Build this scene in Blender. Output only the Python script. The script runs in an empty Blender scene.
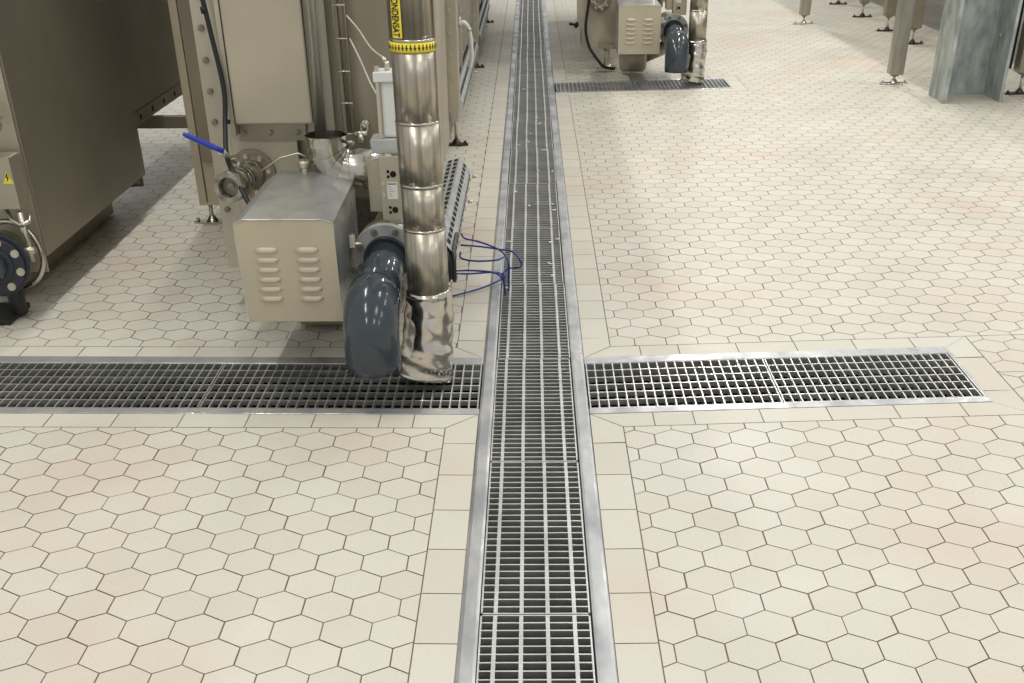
import bpy, math, random
from mathutils import Vector, Matrix
random.seed(7)
SC = bpy.context.scene
COL = SC.collection
PI = math.pi

# ------------------------------------------------------------------ camera
F, PITCH, ROLL, YAW, PPX, PPY = 1125.9, 0.5682, -0.0074, -0.0083, 523.7, 572.77
cd = bpy.data.cameras.new('camera'); cam = bpy.data.objects.new('camera', cd); COL.objects.link(cam)
fw = Vector((math.sin(YAW)*math.cos(PITCH), math.cos(YAW)*math.cos(PITCH), -math.sin(PITCH)))
rt = Vector((math.cos(YAW), -math.sin(YAW), 0)); up = rt.cross(fw)
r2 = math.cos(ROLL)*rt + math.sin(ROLL)*up; u2 = -math.sin(ROLL)*rt + math.cos(ROLL)*up
m = Matrix((r2, u2, -fw)).transposed().to_4x4(); m.translation = Vector((-0.0095, 0, 1.4667))
cam.matrix_world = m
cd.sensor_width = 36; cd.sensor_fit = 'HORIZONTAL'; cd.lens = F/1024*36
cd.shift_x = (512-PPX)/1024; cd.shift_y = (PPY-341.5)/1024
cd.clip_start = .05; cd.clip_end = 100
SC.camera = cam

# ------------------------------------------------------------------ light
w = bpy.data.worlds.new('world'); SC.world = w; w.use_nodes = True
w.node_tree.nodes['Background'].inputs[0].default_value = (.97, .985, 1.0, 1)
w.node_tree.nodes['Background'].inputs[1].default_value = .64
def area(x, y, z, sx, sy, power, tilt=0, tx=0):
    l = bpy.data.lights.new('ceiling_light', 'AREA'); l.shape = 'RECTANGLE'; l.size = sx; l.size_y = sy
    l.energy = power; l.color = (1, .98, .94)
    o = bpy.data.objects.new('ceiling_light', l); COL.objects.link(o); o.location = (x, y, z)
    o.rotation_euler = (tx, tilt, 0)
for y in (-2.4, 1.0, 5.0, 8.5, 12.0, 15.5):
    for x in (2.2, 5.5): area(x, y, 5.2, .16, 1.5, 38 if y < 6 else (70 if y < 9 else 85))
for y in (-1.5, 1.5, 4.4, 6.6, 8.8): area(-1.68, y, 4.6, .12, 1.5, 40)
area(-3.4, 9.5, 5.0, .16, 1.5, 50)
SC.view_settings.view_transform = 'Standard'; SC.view_settings.look = 'None'
SC.view_settings.exposure = -0.05; SC.view_settings.gamma = 1; SC.view_settings.use_curve_mapping = False

# ------------------------------------------------------------------ materials
def lin(c): return tuple(((v/255+.055)/1.055)**2.4 if v > 10 else v/255/12.92 for v in c)+(1,)
def mat(name, rgb, rough=.5, metal=0, var=.0, vscale=3, rgb2=None, bump=0, bscale=30, stretch=None, rvar=0, spec=None, detail=3):
    m = bpy.data.materials.new(name); m.use_nodes = True; nt = m.node_tree; b = nt.nodes['Principled BSDF']
    b.inputs['Base Color'].default_value = lin(rgb); b.inputs['Roughness'].default_value = rough; b.inputs['Metallic'].default_value = metal
    if spec is not None: b.inputs['Specular IOR Level'].default_value = spec
    tc = nt.nodes.new('ShaderNodeTexCoord'); mp = nt.nodes.new('ShaderNodeMapping'); nt.links.new(tc.outputs['Object'], mp.inputs[0])
    if stretch: mp.inputs['Scale'].default_value = stretch
    if rgb2 or var or rvar:
        n = nt.nodes.new('ShaderNodeTexNoise'); n.inputs['Scale'].default_value = vscale; n.inputs['Detail'].default_value = detail
        nt.links.new(mp.outputs[0], n.inputs['Vector'])
        r = nt.nodes.new('ShaderNodeMapRange'); r.inputs[1].default_value = .35; r.inputs[2].default_value = .65
        nt.links.new(n.outputs[0], r.inputs[0])
        mx = nt.nodes.new('ShaderNodeMix'); mx.data_type = 'RGBA'
        c2 = rgb2 or tuple(max(0, min(255, v*(1-var))) for v in rgb)
        mx.inputs[6].default_value = lin(rgb); mx.inputs[7].default_value = lin(c2)
        nt.links.new(r.outputs[0], mx.inputs[0]); nt.links.new(mx.outputs[2], b.inputs['Base Color'])
        if rvar:
            rr = nt.nodes.new('ShaderNodeMapRange'); rr.inputs[1].default_value = .3; rr.inputs[2].default_value = .7
            rr.inputs[3].default_value = rough-rvar; rr.inputs[4].default_value = rough+rvar
            nt.links.new(n.outputs[0], rr.inputs[0]); nt.links.new(rr.outputs[0], b.inputs['Roughness'])
    if bump:
        n2 = nt.nodes.new('ShaderNodeTexNoise'); n2.inputs['Scale'].default_value = bscale; n2.inputs['Detail'].default_value = 2
        nt.links.new(mp.outputs[0], n2.inputs['Vector'])
        bp = nt.nodes.new('ShaderNodeBump'); bp.inputs['Strength'].default_value = bump; bp.inputs['Distance'].default_value = .01
        nt.links.new(n2.outputs[0], bp.inputs['Height']); nt.links.new(bp.outputs[0], b.inputs['Normal'])
    return m
M = {}
M['steel'] = mat('stainless_sheet', (190,182,163), .5, .6, .08, 2.5, rvar=.06)
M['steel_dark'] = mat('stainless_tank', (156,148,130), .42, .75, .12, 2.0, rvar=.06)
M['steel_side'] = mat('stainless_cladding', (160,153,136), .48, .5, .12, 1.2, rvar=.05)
M['door'] = mat('matt_stainless_door', (192,183,160), .5, .45, .07, 3)
M['hood'] = mat('brushed_hood', (206,207,206), .34, .8, .16, 9, rvar=.08)
M['polish'] = mat('polished_steel', (205,200,188), .2, 1, .08, 6)
M['jacket'] = mat('pipe_jacket', (190,182,165), .34, .9, .24, 4, stretch=(18,18,.3), rvar=.07)  # brushed grain; the colour streaks also imitate vertical reflections
M['foil'] = mat('crumpled_foil', (215,208,196), .17, 1, .12, 12, bump=.35, bscale=11)
M['nut'] = mat('worn_nut_steel', (178,172,158), .34, .95, .3, 30, bump=.3, bscale=60)
M['foot_shade'] = mat('shaded_foot', (60,56,50), .35, .6)  # dark copy of the foot steel, shade put into its colour
M['leg'] = mat('leg_steel', (178,172,160), .42, .8, .12, 6, stretch=(3,3,.6))
M['bolt'] = mat('bolt_steel', (200,194,178), .3, .9)
M['galv'] = mat('galvanised_steel', (184,190,186), .5, .3, 0, 14, rgb2=(138,148,146), detail=6, stretch=(1,1,.5))
M['rail'] = mat('channel_frame_steel', (206,206,202), .38, .7, 0, 9, rgb2=(158,160,162), bump=.15, bscale=25, stretch=(1,.5,1), rvar=.12)
M['grate'] = mat('grate_steel', (226,226,220), .34, .9, 0, 6, rgb2=(200,199,193))
M['trough'] = mat('dark_trough', (14,13,12), .6, 0, .3, 8)  # near-black base colour adds the darkness between the grate bars
M['pvc'] = mat('blue_grey_plastic', (58,66,71), .13, 0, 0, 7, rgb2=(50,58,63), rvar=.05)
M['pvcband'] = mat('dark_plastic_collar', (36,42,50), .3)
M['flange'] = mat('grey_flange', (186,190,186), .45, .3, .12, 15)
M['black'] = mat('black_rubber', (24,24,26), .45)
M['blue'] = mat('blue_cable', (28,48,120), .4)
M['bluehandle'] = mat('blue_handle_grip', (24,58,165), .4)
M['yellow'] = mat('yellow_sticker', (240,220,62), .45)
M['ink'] = mat('black_print', (22,20,18), .6)
M['white'] = mat('white_plastic', (222,222,214), .5)
M['alu'] = mat('aluminium_cylinder', (226,227,222), .45, .1, .04)
M['tray'] = mat('galvanised_tray', (186,188,186), .45, .5, .1, 20)
M['hole'] = mat('dark_opening', (16,15,14), .9)
M['tube'] = mat('clear_hose', (205,200,184), .3)
M['grout'] = mat('grout', (128,116,98), .8, 0, .2, 4)
# tile: mild random shade per tile + faint wear stains
def tile_mat():
    m = mat('beige_tile', (214,206,188), .36)
    nt = m.node_tree; b = nt.nodes['Principled BSDF']
    at = nt.nodes.new('ShaderNodeAttribute'); at.attribute_name = 'shade'
    tc = nt.nodes.new('ShaderNodeTexCoord')
    n = nt.nodes.new('ShaderNodeTexNoise'); n.inputs['Scale'].default_value = 1.3; n.inputs['Detail'].default_value = 3; nt.links.new(tc.outputs['Object'], n.inputs['Vector'])
    n2 = nt.nodes.new('ShaderNodeTexNoise'); n2.inputs['Scale'].default_value = 420; n2.inputs['Detail'].default_value = 1; nt.links.new(tc.outputs['Object'], n2.inputs['Vector'])
    mx = nt.nodes.new('ShaderNodeMix'); mx.data_type = 'RGBA'; mx.inputs[6].default_value = lin((206,201,186)); mx.inputs[7].default_value = lin((200,194,178))
    nt.links.new(at.outputs['Fac'], mx.inputs[0])
    r = nt.nodes.new('ShaderNodeMapRange'); r.inputs[1].default_value = .52; r.inputs[2].default_value = .72; r.inputs[4].default_value = .7; nt.links.new(n.outputs[0], r.inputs[0])
    m2 = nt.nodes.new('ShaderNodeMix'); m2.data_type = 'RGBA'; m2.inputs[7].default_value = lin((202,184,163))
    nt.links.new(r.outputs[0], m2.inputs[0]); nt.links.new(mx.outputs[2], m2.inputs[6])
    r2_ = nt.nodes.new('ShaderNodeMapRange'); r2_.inputs[1].default_value = .3; r2_.inputs[2].default_value = .7; r2_.inputs[3].default_value = .93; r2_.inputs[4].default_value = 1.05
    nt.links.new(n2.outputs[0], r2_.inputs[0])
    m3 = nt.nodes.new('ShaderNodeVectorMath'); m3.operation = 'SCALE'; nt.links.new(m2.outputs[2], m3.inputs[0]); nt.links.new(r2_.outputs[0], m3.inputs['Scale'])
    nt.links.new(m3.outputs[0], b.inputs['Base Color'])
    n3 = nt.nodes.new('ShaderNodeTexNoise'); n3.inputs['Scale'].default_value = 2.2; n3.inputs['Detail'].default_value = 4; nt.links.new(tc.outputs['Object'], n3.inputs['Vector'])
    r3 = nt.nodes.new('ShaderNodeMapRange'); r3.inputs[1].default_value = .35; r3.inputs[2].default_value = .65; r3.inputs[3].default_value = .40; r3.inputs[4].default_value = .58
    nt.links.new(n3.outputs[0], r3.inputs[0]); nt.links.new(r3.outputs[0], b.inputs['Roughness'])
    return m
M['tile'] = tile_mat()

# ------------------------------------------------------------------ mesh builder
def fz(x): return .0132*max(0, abs(x)-.172)
def kx(x): return .034*max(0, x-.172)-.013*max(0, -x-.172)   # the side channels sit slightly askew
class MB:
    def __init__(s): s.v = []; s.f = []; s.sm = []; s.mi = []
    def add(s, vs, fs, smooth=False, mi=0):
        o = len(s.v); s.v += [tuple(p) for p in vs]
        for f in fs: s.f.append([i+o for i in f]); s.sm.append(smooth); s.mi.append(mi)
        return s
    def box(s, x0, x1, y0, y1, z0, z1, mi=0):
        v = [(x, y, z) for z in (z0, z1) for y in (y0, y1) for x in (x0, x1)]
        return s.add(v, [(0,2,3,1),(4,5,7,6),(0,1,5,4),(2,6,7,3),(0,4,6,2),(1,3,7,5)], mi=mi)
    def prism(s, poly, vec, mi=0):
        n = len(poly); vec = Vector(vec); a = [Vector(p) for p in poly]
        v = a+[p+vec for p in a]
        return s.add(v, [list(range(n))[::-1], list(range(n, 2*n))]+[(i, (i+1)%n, (i+1)%n+n, i+n) for i in range(n)], mi=mi)
    def tube(s, pts, rad, n=16, cap=True, smooth=True, noise=0, mi=0, ref=None):
        pts = [Vector(p) for p in pts]; k = len(pts); rad = rad if isinstance(rad, (list, tuple)) else [rad]*k
        t0 = (pts[1]-pts[0]).normalized(); a = Vector(ref) if ref else (Vector((0,0,1)) if abs(t0.z) < .9 else Vector((1,0,0)))
        u = (a-t0*a.dot(t0)).normalized(); vs = []
        for i, p in enumerate(pts):
            t = ((pts[min(i+1,k-1)]-pts[max(i-1,0)])).normalized(); u = (u-t*u.dot(t)).normalized(); w_ = t.cross(u)
            for j in range(n):
                an = 2*PI*j/n; q = p+(u*math.cos(an)+w_*math.sin(an))*(rad[i]*(1+(random.uniform(-noise, noise) if noise else 0)))
                vs.append(q)
        s.add(vs, [(i*n+j, i*n+(j+1)%n, (i+1)*n+(j+1)%n, (i+1)*n+j) for i in range(k-1) for j in range(n)], smooth, mi)
        if cap:
            o = len(s.v)-k*n
            s.f.append([o+j for j in range(n)][::-1]); s.sm.append(False); s.mi.append(mi)
            s.f.append([o+(k-1)*n+j for j in range(n)]); s.sm.append(False); s.mi.append(mi)
        return s
    def ring(s, p0, p1, ri, ro, n=32, smooth=True):
        p0, p1 = Vector(p0), Vector(p1); t = (p1-p0).normalized(); a = Vector((0,0,1)) if abs(t.z) < .9 else Vector((1,0,0))
        u = (a-t*a.dot(t)).normalized(); w_ = t.cross(u); vs = []
        for p, r in ((p0,ri),(p0,ro),(p1,ro),(p1,ri)):
            vs += [p+(u*math.cos(2*PI*j/n)+w_*math.sin(2*PI*j/n))*r for j in range(n)]
        for q in range(4):
            s.add([], [], smooth); o = len(s.v)
        s.add(vs, [], smooth); o = len(s.v)-4*n
        for q in range(4):
            for j in range(n):
                a_, b_ = q*n, ((q+1)%4)*n
                s.f.append([o+a_+j, o+a_+(j+1)%n, o+b_+(j+1)%n, o+b_+j][::-1]); s.sm.append(smooth and q in (1,3)); s.mi.append(0)
        return s
    def build(s, name, mats, parent=None, bevel=0, seg=2):
        me = bpy.data.meshes.new(name); me.from_pydata(s.v, [], s.f)
        for mm in (mats if isinstance(mats, (list, tuple)) else [mats]): me.materials.append(M[mm] if isinstance(mm, str) else mm)
        me.polygons.foreach_set('use_smooth', s.sm); me.polygons.foreach_set('material_index', s.mi)
        me.update()
        o = bpy.data.objects.new(name, me); COL.objects.link(o)
        if parent: o.parent = parent
        if bevel:
            b = o.modifiers.new('bevel', 'BEVEL'); b.width = bevel; b.segments = seg; b.limit_method = 'ANGLE'; b.angle_limit = .6
        return o
def tag(o, label=None, cat=None, group=None, kind=None):
    if label: o['label'] = label
    if cat: o['category'] = cat
    if group: o['group'] = group
    if kind: o['kind'] = kind
    return o
def thing(name, label, cat, loc=(0,0,0), group=None):
    o = bpy.data.objects.new(name, None); COL.objects.link(o); o.location = loc; o.empty_display_size = .05
    return tag(o, label, cat, group)
# parts are written in world coordinates and shifted to the empty's frame
def local(o, root):
    for ob in [o]: ob.data.transform(Matrix.Translation(-root.location))
    return o
def part(mb, name, mt, root, bevel=0, label=None, sub=None):
    o = mb.build(name, mt, None, bevel); o.data.transform(Matrix.Translation(-root.location)); o.parent = sub or root
    if label: o['label'] = label
    return o
def copy_tree(o, parent=None):
    c = o.copy(); COL.objects.link(c); c.parent = parent
    for ch in o.children: copy_tree(ch, c)
    return c
def dup(o, dx, dy, dz, label, group=None):
    c = copy_tree(o); c.location = o.location+Vector((dx, dy, dz)); c['label'] = label
    if group: c['group'] = group
    return c
BOLTMESH = {}
def bolt(root, x, y, z, d='y', r=.0095, h=.008, name='bolt', mt='bolt', sub=None):
    key = (d, r, h, mt)
    if key not in BOLTMESH:
        b = MB(); ax = {'y': (0,-1,0), '-y': (0,1,0), 'z': (0,0,1), 'x': (1,0,0), '-x': (-1,0,0)}[d]; A = Vector(ax)
        b.tube([A*0, A*h*.2], r*1.12, 16); b.tube([A*h*.25, A*h], r, 6, smooth=False)
        me = b.build('tmp', mt); BOLTMESH[key] = me.data; bpy.data.objects.remove(me)
    o = bpy.data.objects.new(name, BOLTMESH[key]); COL.objects.link(o); o.parent = sub or root
    o.location = Vector((x, y, z))-root.location
    return o

# ------------------------------------------------------------------ floor
P_ = .1112; S_ = P_/math.sqrt(3); Q_ = 1.5*S_; GAP = .0016
def clip(poly, x0, x1, y0, y1):
    for ax, v, sg in ((0,x0,1),(0,x1,-1),(1,y0,1),(1,y1,-1)):
        out = []
        for i in range(len(poly)):
            a, b = poly[i], poly[(i+1)%len(poly)]; da, db = (a[ax]-v)*sg, (b[ax]-v)*sg
            if da >= 0: out.append(a)
            if (da >= 0) != (db >= 0):
                t = da/(da-db); out.append((a[0]+t*(b[0]-a[0]), a[1]+t*(b[1]-a[1])))
        poly = out
        if len(poly) < 3: return []
    return poly
def cliprow(poly, y, sg):     # clip by the askew line beside a side channel
    out = []
    for i in range(len(poly)):
        a, b = poly[i], poly[(i+1)%len(poly)]; da, db = (a[1]-y-kx(a[0]))*sg, (b[1]-y-kx(b[0]))*sg
        if da >= 0: out.append(a)
        if (da >= 0) != (db >= 0):
            t = da/(da-db); out.append((a[0]+t*(b[0]-a[0]), a[1]+t*(b[1]-a[1])))
    return out
def carea(p): return abs(sum(p[i][0]*p[(i+1)%len(p)][1]-p[(i+1)%len(p)][0]*p[i][1] for i in range(len(p))))/2
fl = MB(); SH = []
def tile(poly):
    if len(poly) < 3 or carea(poly) < 8e-5: return
    if sum(poly[i][0]*poly[(i+1)%len(poly)][1]-poly[(i+1)%len(poly)][0]*poly[i][1] for i in range(len(poly))) < 0: poly = poly[::-1]
    fl.add([(x, y, fz(x)) for x, y in poly], [list(range(len(poly)))]); SH.append(random.random())
def hexes(x0, x1, y0, y1, ax, ay, par, kb=False, kt=False):
    g = GAP; k0 = int((ay-y1)/Q_)-4; k1 = int((ay-y0)/Q_)+4
    for r in range(k0, k1+1):
        off = 0 if (r % 2 == par) else .5
        yt = ay-r*Q_; cy = yt-S_/2
        c0 = int((x0-ax)/P_)-2; c1 = int((x1-ax)/P_)+2
        for c in range(c0, c1+1):
            cx = ax+(c+off+.5)*P_
            jx, jy = random.uniform(-.0006,.0006), random.uniform(-.0006,.0006)
            h = P_/2-g; s = h/math.sqrt(3)*2
            poly = [(cx+jx+a*h, cy+jy+b*s) for a, b in ((0,1),(-1,.5),(-1,-.5),(0,-1),(1,-.5),(1,.5))]
            poly = clip(poly, x0+g, x1-g, y0-.5 if kb else y0+g, y1+.5 if kt else y1-g)
            if kb and poly: poly = cliprow(poly, y0+g, 1)
            if kt and poly: poly = cliprow(poly, y1-g, -1)
            tile(poly)
def rects(x0, x1, y0, y1, along, phase=0, L=.2, sh=False):
    g = GAP
    a0, a1 = (x0, x1) if along == 'x' else (y0, y1)
    k = math.floor((a0-phase)/L); t = phase+k*L
    while t < a1:
        s, e = max(t, a0), min(t+L, a1)
        if e-s > .006:
            if along == 'x': tile([(x, y+(kx(x) if sh else 0)) for x, y in ((s+g,y0+g),(e-g,y0+g),(e-g,y1-g),(s+g,y1-g))])
            else: tile([(x0+g,s+g),(x1-g,s+g),(x1-g,e-g),(x0+g,e-g)])
        t += L
YA, YB = 3.211, 3.674          # near cross channel, outer edges of its frame
YC, YD = 8.772, 9.222          # far cross channel
XE, XF = 1.430, 1.468
B = .098
c = .172; b = c+B
# right of the channel
XM = (YA+YB)/2
hexes(b, 5.2, -2.4, YA-B, .4689, 2.3854, 1, kt=True)
hexes(XE+B, 5.2, YA-B, XM, .4689, 2.3854, 1, kb=True, kt=True)
U = (.3036, 3.9457, 0)
hexes(XE+B, 5.2, XM, YB+B, *U, kb=True, kt=True)
CX0, CX1, CY0, CY1 = 2.66, 3.30, 7.98, 8.58
hexes(b, 5.2, YB+B, CY0, *U, kb=True); hexes(b, CX0, CY0, CY1, *U); hexes(CX1, 5.2, CY0, CY1, *U); hexes(b, 5.2, CY1, YC-B, *U, kt=True)
hexes(XF+B, 5.2, YC-B, YD+B, *U, kb=True, kt=True); hexes(b, 5.2, YD+B, 18, *U, kb=True)
for k in range(6): rects(CX0, CX1, CY0+k*.1, CY0+k*.1+.1, 'x', CX0+(k%2)*.1)
# left of the channel
LU = (-1.386, 4.004, 0)
hexes(-4.2, -b, -2.4, YA-B, -1.2592, 2.3722, 1, kt=True)
hexes(-4.2, -b, YB+B, 18, *LU, kb=True)
# border courses; the corner pieces are mitred
g = GAP
def mitre(sx, ye, yo, xj, yj):   # ye frame edge, yo outer border edge, xj / yj the first joints
    s = 1 if yo > ye else -1
    def sh(p): return [(x, y+kx(x)) for x, y in p]
    tile(sh([(sx*(c+g), ye+s*g*1.5), (sx*(b-g), yo+s*g*.5), (sx*(b-g), yj-s*g), (sx*(c+g), yj-s*g)]))
    tile(sh([(sx*(c+2.5*g), ye+s*g), (sx*(xj-g), ye+s*g), (sx*(xj-g), yo-s*g), (sx*(b+.5*g), yo-s*g)]))
J0 = 3.0063
mitre(1, YA, YA-B, .367, J0); mitre(-1, YA, YA-B, .370, J0)
mitre(1, YB, YB+B, .372, 3.86); mitre(-1, YB, YB+B, .372, 3.84)
mitre(1, YC, YC-B, .367, 8.66); mitre(1, YD, YD+B, .36, 9.46)
rects(c, b, -2.4, J0, 'y', J0-2); rects(-b, -c, -2.4, J0, 'y', J0-2)
rects(c, b, 3.86, 8.66, 'y', 3.86); rects(c, b, 9.46, 18, 'y', 9.46); rects(-b, -c, 3.84, 18, 'y', 3.84)
rects(.367, .49, YA-B, YA, 'x', .367, sh=True); rects(.49, XE-.105, YA-B, YA, 'x', .49, .2088, sh=True)
rects(.372, XE-.105, YB, YB+B, 'x', .507, .2045, sh=True)
rects(-4.2, -.370, YA-B, YA, 'x', -.474, .2025, sh=True); rects(-4.2, -.372, YB, YB+B, 'x', -.372, .2, sh=True)
rects(.367, XF-.105, YC-B, YC, 'x', .367, sh=True); rects(.36, XF-.105, YD, YD+B, 'x', .36, sh=True)
for x_, ya, yb in ((XE, YA, YB), (XF, YC, YD)):
    def sh(p): return [(x, y+kx(x)) for x, y in p]
    tile(sh([(x_+g, ya-g), (x_+B-g, ya-B+g), (x_+B-g, ya+.085), (x_+g, ya+.085)]))
    tile(sh([(x_+g, yb+g), (x_+B-g, yb+B-g), (x_+B-g, yb-.095), (x_+g, yb-.095)]))
    tile(sh([(x_-.105+g, ya-g), (x_-.105+g, ya-B+g), (x_+B-2*g, ya-B+g), (x_, ya-g)]))
    tile(sh([(x_-.105+g, yb+g), (x_, yb+g), (x_+B-2*g, yb+B-g), (x_-.105+g, yb+B-g)]))
    rects(x_, x_+B, ya+.088+kx(x_), yb-.098+kx(x_), 'y', ya+.088+kx(x_), .5)
nt_ = len(fl.f)
# grout bed under the tiles, cut round the channels
def bed(x0, x1, y0, y1):
    xs = [x0, x1]
    fl.add([(x, y, fz(x)-.0016) for y in (y0, y1) for x in xs], [(0,1,3,2)], mi=1)
def bedk(x0, x1, ya, yb, ka, kb):
    fl.add([(x, y, fz(x)-.0016) for x, y in ((x0, ya+(kx(x0) if ka else 0)), (x1, ya+(kx(x1) if ka else 0)), (x1, yb+(kx(x1) if kb else 0)), (x0, yb+(kx(x0) if kb else 0)))], [(0,1,2,3)], mi=1)
bedk(c, 5.2, -2.4, YA, 0, 1); bedk(XE, 5.2, YA, YB, 1, 1); bedk(c, 5.2, YB, YC, 1, 1); bedk(XF, 5.2, YC, YD, 1, 1); bedk(c, 5.2, YD, 18, 1, 0)
bedk(-4.2, -c, -2.4, YA, 0, 1); bedk(-4.2, -c, YB, 18, 1, 0)
floor = fl.build('floor', ['tile', 'grout'])
a = floor.data.attributes.new('shade', 'FLOAT', 'FACE'); a.data.foreach_set('value', SH+[0]*(len(fl.f)-nt_))
tag(floor, kind='structure')

# ------------------------------------------------------------------ drains
GW = .1315      # half width of main grates
def channel_main():
    t = thing('drain_channel', 'long central floor channel frame of dull steel running away between the tile borders', 'drain channel', (0, 9, 0))
    for sx, openings in ((-1, [(YA, YB)]), (1, [(YA, YB), (YC, YD)])):
        mb = MB()
        # rail profile: flat top with a rounded shoulder to the tiles
        prof = [(.129,-.05),(.129,.003),(.136,.004),(.163,.004),(.170,.001),(.172,-.004),(.172,-.05)]
        mb.prism([(sx*x, -2.4, z) for x, z in (prof if sx > 0 else prof[::-1])], (0, 20.4, 0))
        part(mb, 'side_rail', 'rail', t, 0)
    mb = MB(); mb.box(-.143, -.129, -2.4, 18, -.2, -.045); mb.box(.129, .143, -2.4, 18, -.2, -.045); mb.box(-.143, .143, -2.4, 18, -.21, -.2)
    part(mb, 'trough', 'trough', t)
channel_main()
def skew(t):
    for o in t.children:
        for v in o.data.vertices:
            v.co.y += kx(v.co.x+t.location.x)
def side_channel(x0, x1, y0, y1, label, endcap):
    t = thing('drain_channel', label, 'drain channel', ((x0+x1)/2, (y0+y1)/2, 0))
    R_ = .037
    def zz(x): return fz(x)
    for ya, yb in ((y0, y0+R_), (y1-R_-(.018 if y0 < 5 else 0), y1)):
        mb = MB(); mb.add([(x, y, zz(x)+z) for x in (x0, x1) for y, z in ((ya,-.05),(ya,.002),(yb,.003),(yb,-.05))], [(0,1,2,3),(4,7,6,5),(1,5,6,2),(0,4,5,1),(3,2,6,7),(0,3,7,4)])
        part(mb, 'side_rail', 'rail', t, .0015)
    for e in endcap:
        mb = MB(); xa, xb = (x1-.013, x1) if e > 0 else (x0, x0+.013)
        mb.box(xa, xb, y0+R_, y1-R_, zz(xa)-.05, zz(xa)+.0025); part(mb, 'end_rail', 'rail', t, .0015)
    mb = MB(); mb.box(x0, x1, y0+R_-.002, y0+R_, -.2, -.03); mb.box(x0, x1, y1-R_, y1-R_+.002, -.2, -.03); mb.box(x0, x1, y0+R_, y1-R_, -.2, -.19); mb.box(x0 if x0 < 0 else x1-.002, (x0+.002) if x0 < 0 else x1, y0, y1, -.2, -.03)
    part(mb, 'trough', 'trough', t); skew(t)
side_channel(-3.6, -.172, YA, YB, 'channel frame of dull steel left of the central channel, below the grey elbow', [])
side_channel(.172, XE, YA, YB, 'short channel frame of dull steel branching right from the central channel near the camera', [1])
side_channel(.172, XF, YC, YD, 'small distant channel frame branching right under the far pump', [1])

def main_grate(y0, y1):
    t = thing('drain_grate', 'x', 'drain grate', (0, (y0+y1)/2, 0))
    e = GW-.006; dx = random.uniform(-.002, .002); h = .016
    mb = MB(); mb.box(-e+dx, -e+.004+dx, y0, y1, -h, .001); mb.box(e-.004+dx, e+dx, y0, y1, -h, .001)
    mb.box(-e+dx, e+dx, y0, y0+.004, -h, .001); mb.box(-e+dx, e+dx, y1-.004, y1, -h, .001)
    part(mb, 'edge_frame', 'grate', t)
    mb = MB()
    for x in (-.0915, -.032, .028, .089): mb.box(x-.0046+dx, x+.0046+dx, y0+.004, y1-.004, -.012, .0012)
    part(mb, 'bearing_bars', 'grate', t)
    mb = MB(); n = round((y1-y0)/.030)
    for k in range(1, n):
        y = y0+(y1-y0)*k/n; mb.box(-e+.004+dx, e-.004+dx, y-.0023, y+.0023, -h, .0)
    part(mb, 'cross_bars', 'grate', t)
    return t
J = [.56, 1.34, 2.119, 2.887, 3.666, 4.468, 5.272, 6.11, 6.935, 7.75, 8.57, 9.39, 10.2, 11.02, 11.84, 12.66, 13.48, 14.3, 15.1, 15.9]
GL = {2.119-.779: 'grate panel cut by the bottom edge of the photo, nearest the camera',
 2.119: 'second grate panel from the camera in the central channel, wholly in the frame',
 2.887: 'central channel grate panel lying at the crossing with the side channels',
 3.666: 'central channel grate panel just beyond the crossing, right of the shiny foil elbow',
 4.468: 'central channel grate panel with the blue cables hanging over its left edge',
 5.272: 'central channel grate panel right of the slotted cable tray',
 6.11: 'central channel grate panel level with the far end of the nearest slotted tray'}
MG = None
for i in range(1, len(J)-1):
    t = main_grate(J[i]+.002, J[i+1]-.002)
    lab = None
    for k, v in GL.items():
        if abs(k-J[i]) < .01: lab = v
    if i == 1: t['label'] = GL[2.119-.779]
    elif lab: t['label'] = lab
    else:
        o_ = ['first', 'second', 'third', 'fourth', 'fifth', 'sixth', 'seventh', 'eighth', 'ninth', 'tenth']
        if J[i] < 7: t['label'] = 'central channel grate panel two panels short of the far right side channel'
        elif J[i] < 8: t['label'] = 'central channel grate panel just short of the far right side channel'
        elif J[i] < 9: t['label'] = 'central channel grate panel whose right edge meets the far side channel'
        else: t['label'] = 'distant central grate panel, %s one beyond the far right side channel' % o_[i-11]
    t['group'] = 'grate panels along the central channel'
def side_grate(x0, x1, y0, y1, label, group):
    t = thing('drain_grate', label, 'drain grate', ((x0+x1)/2, (y0+y1)/2, 0), group)
    h = .020
    def bx(mb, xa, xb, ya, yb, za, zb):
        mb.add([(x, y, fz(x)+z) for z in (za, zb) for y in (ya, yb) for x in (xa, xb)], [(0,2,3,1),(4,5,7,6),(0,1,5,4),(2,6,7,3),(0,4,6,2),(1,3,7,5)])
    mb = MB(); bx(mb, x0, x1, y0, y0+.004, -h, 0); bx(mb, x0, x1, y1-.004, y1, -h, 0); bx(mb, x0, x0+.004, y0+.004, y1-.004, -h, 0); bx(mb, x1-.004, x1, y0+.004, y1-.004, -h, 0)
    part(mb, 'edge_frame', 'grate', t)
    mb = MB(); n = round((x1-x0)/.0302)
    for k in range(1, n):
        x = x0+(x1-x0)*k/n; bx(mb, x-.0022, x+.0022, y0+.004, y1-.004, -h, 0)
    part(mb, 'cross_bars', 'grate', t)
    mb = MB()
    for k in range(1, 6):
        y = y0+(y1-y0)*k/6; bx(mb, x0+.004, x1-.004, y-.0031, y+.0031, -.016, .0006)
    part(mb, 'bearing_bars', 'grate', t); skew(t)
gy0, gy1 = YA+.043, YB-.054
side_grate(.176, .783, gy0, gy1, 'square-mesh grate touching the right side of the central channel at the crossing', 'grates in the near side channels')
side_grate(.787, XE-.016, gy0, gy1, 'square-mesh grate at the closed right end of the near side channel', 'grates in the near side channels')
side_grate(-1.05, -.176, gy0, gy1, 'square-mesh grate under the grey elbow and the foil-wrapped elbow', 'grates in the near side channels')
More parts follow.
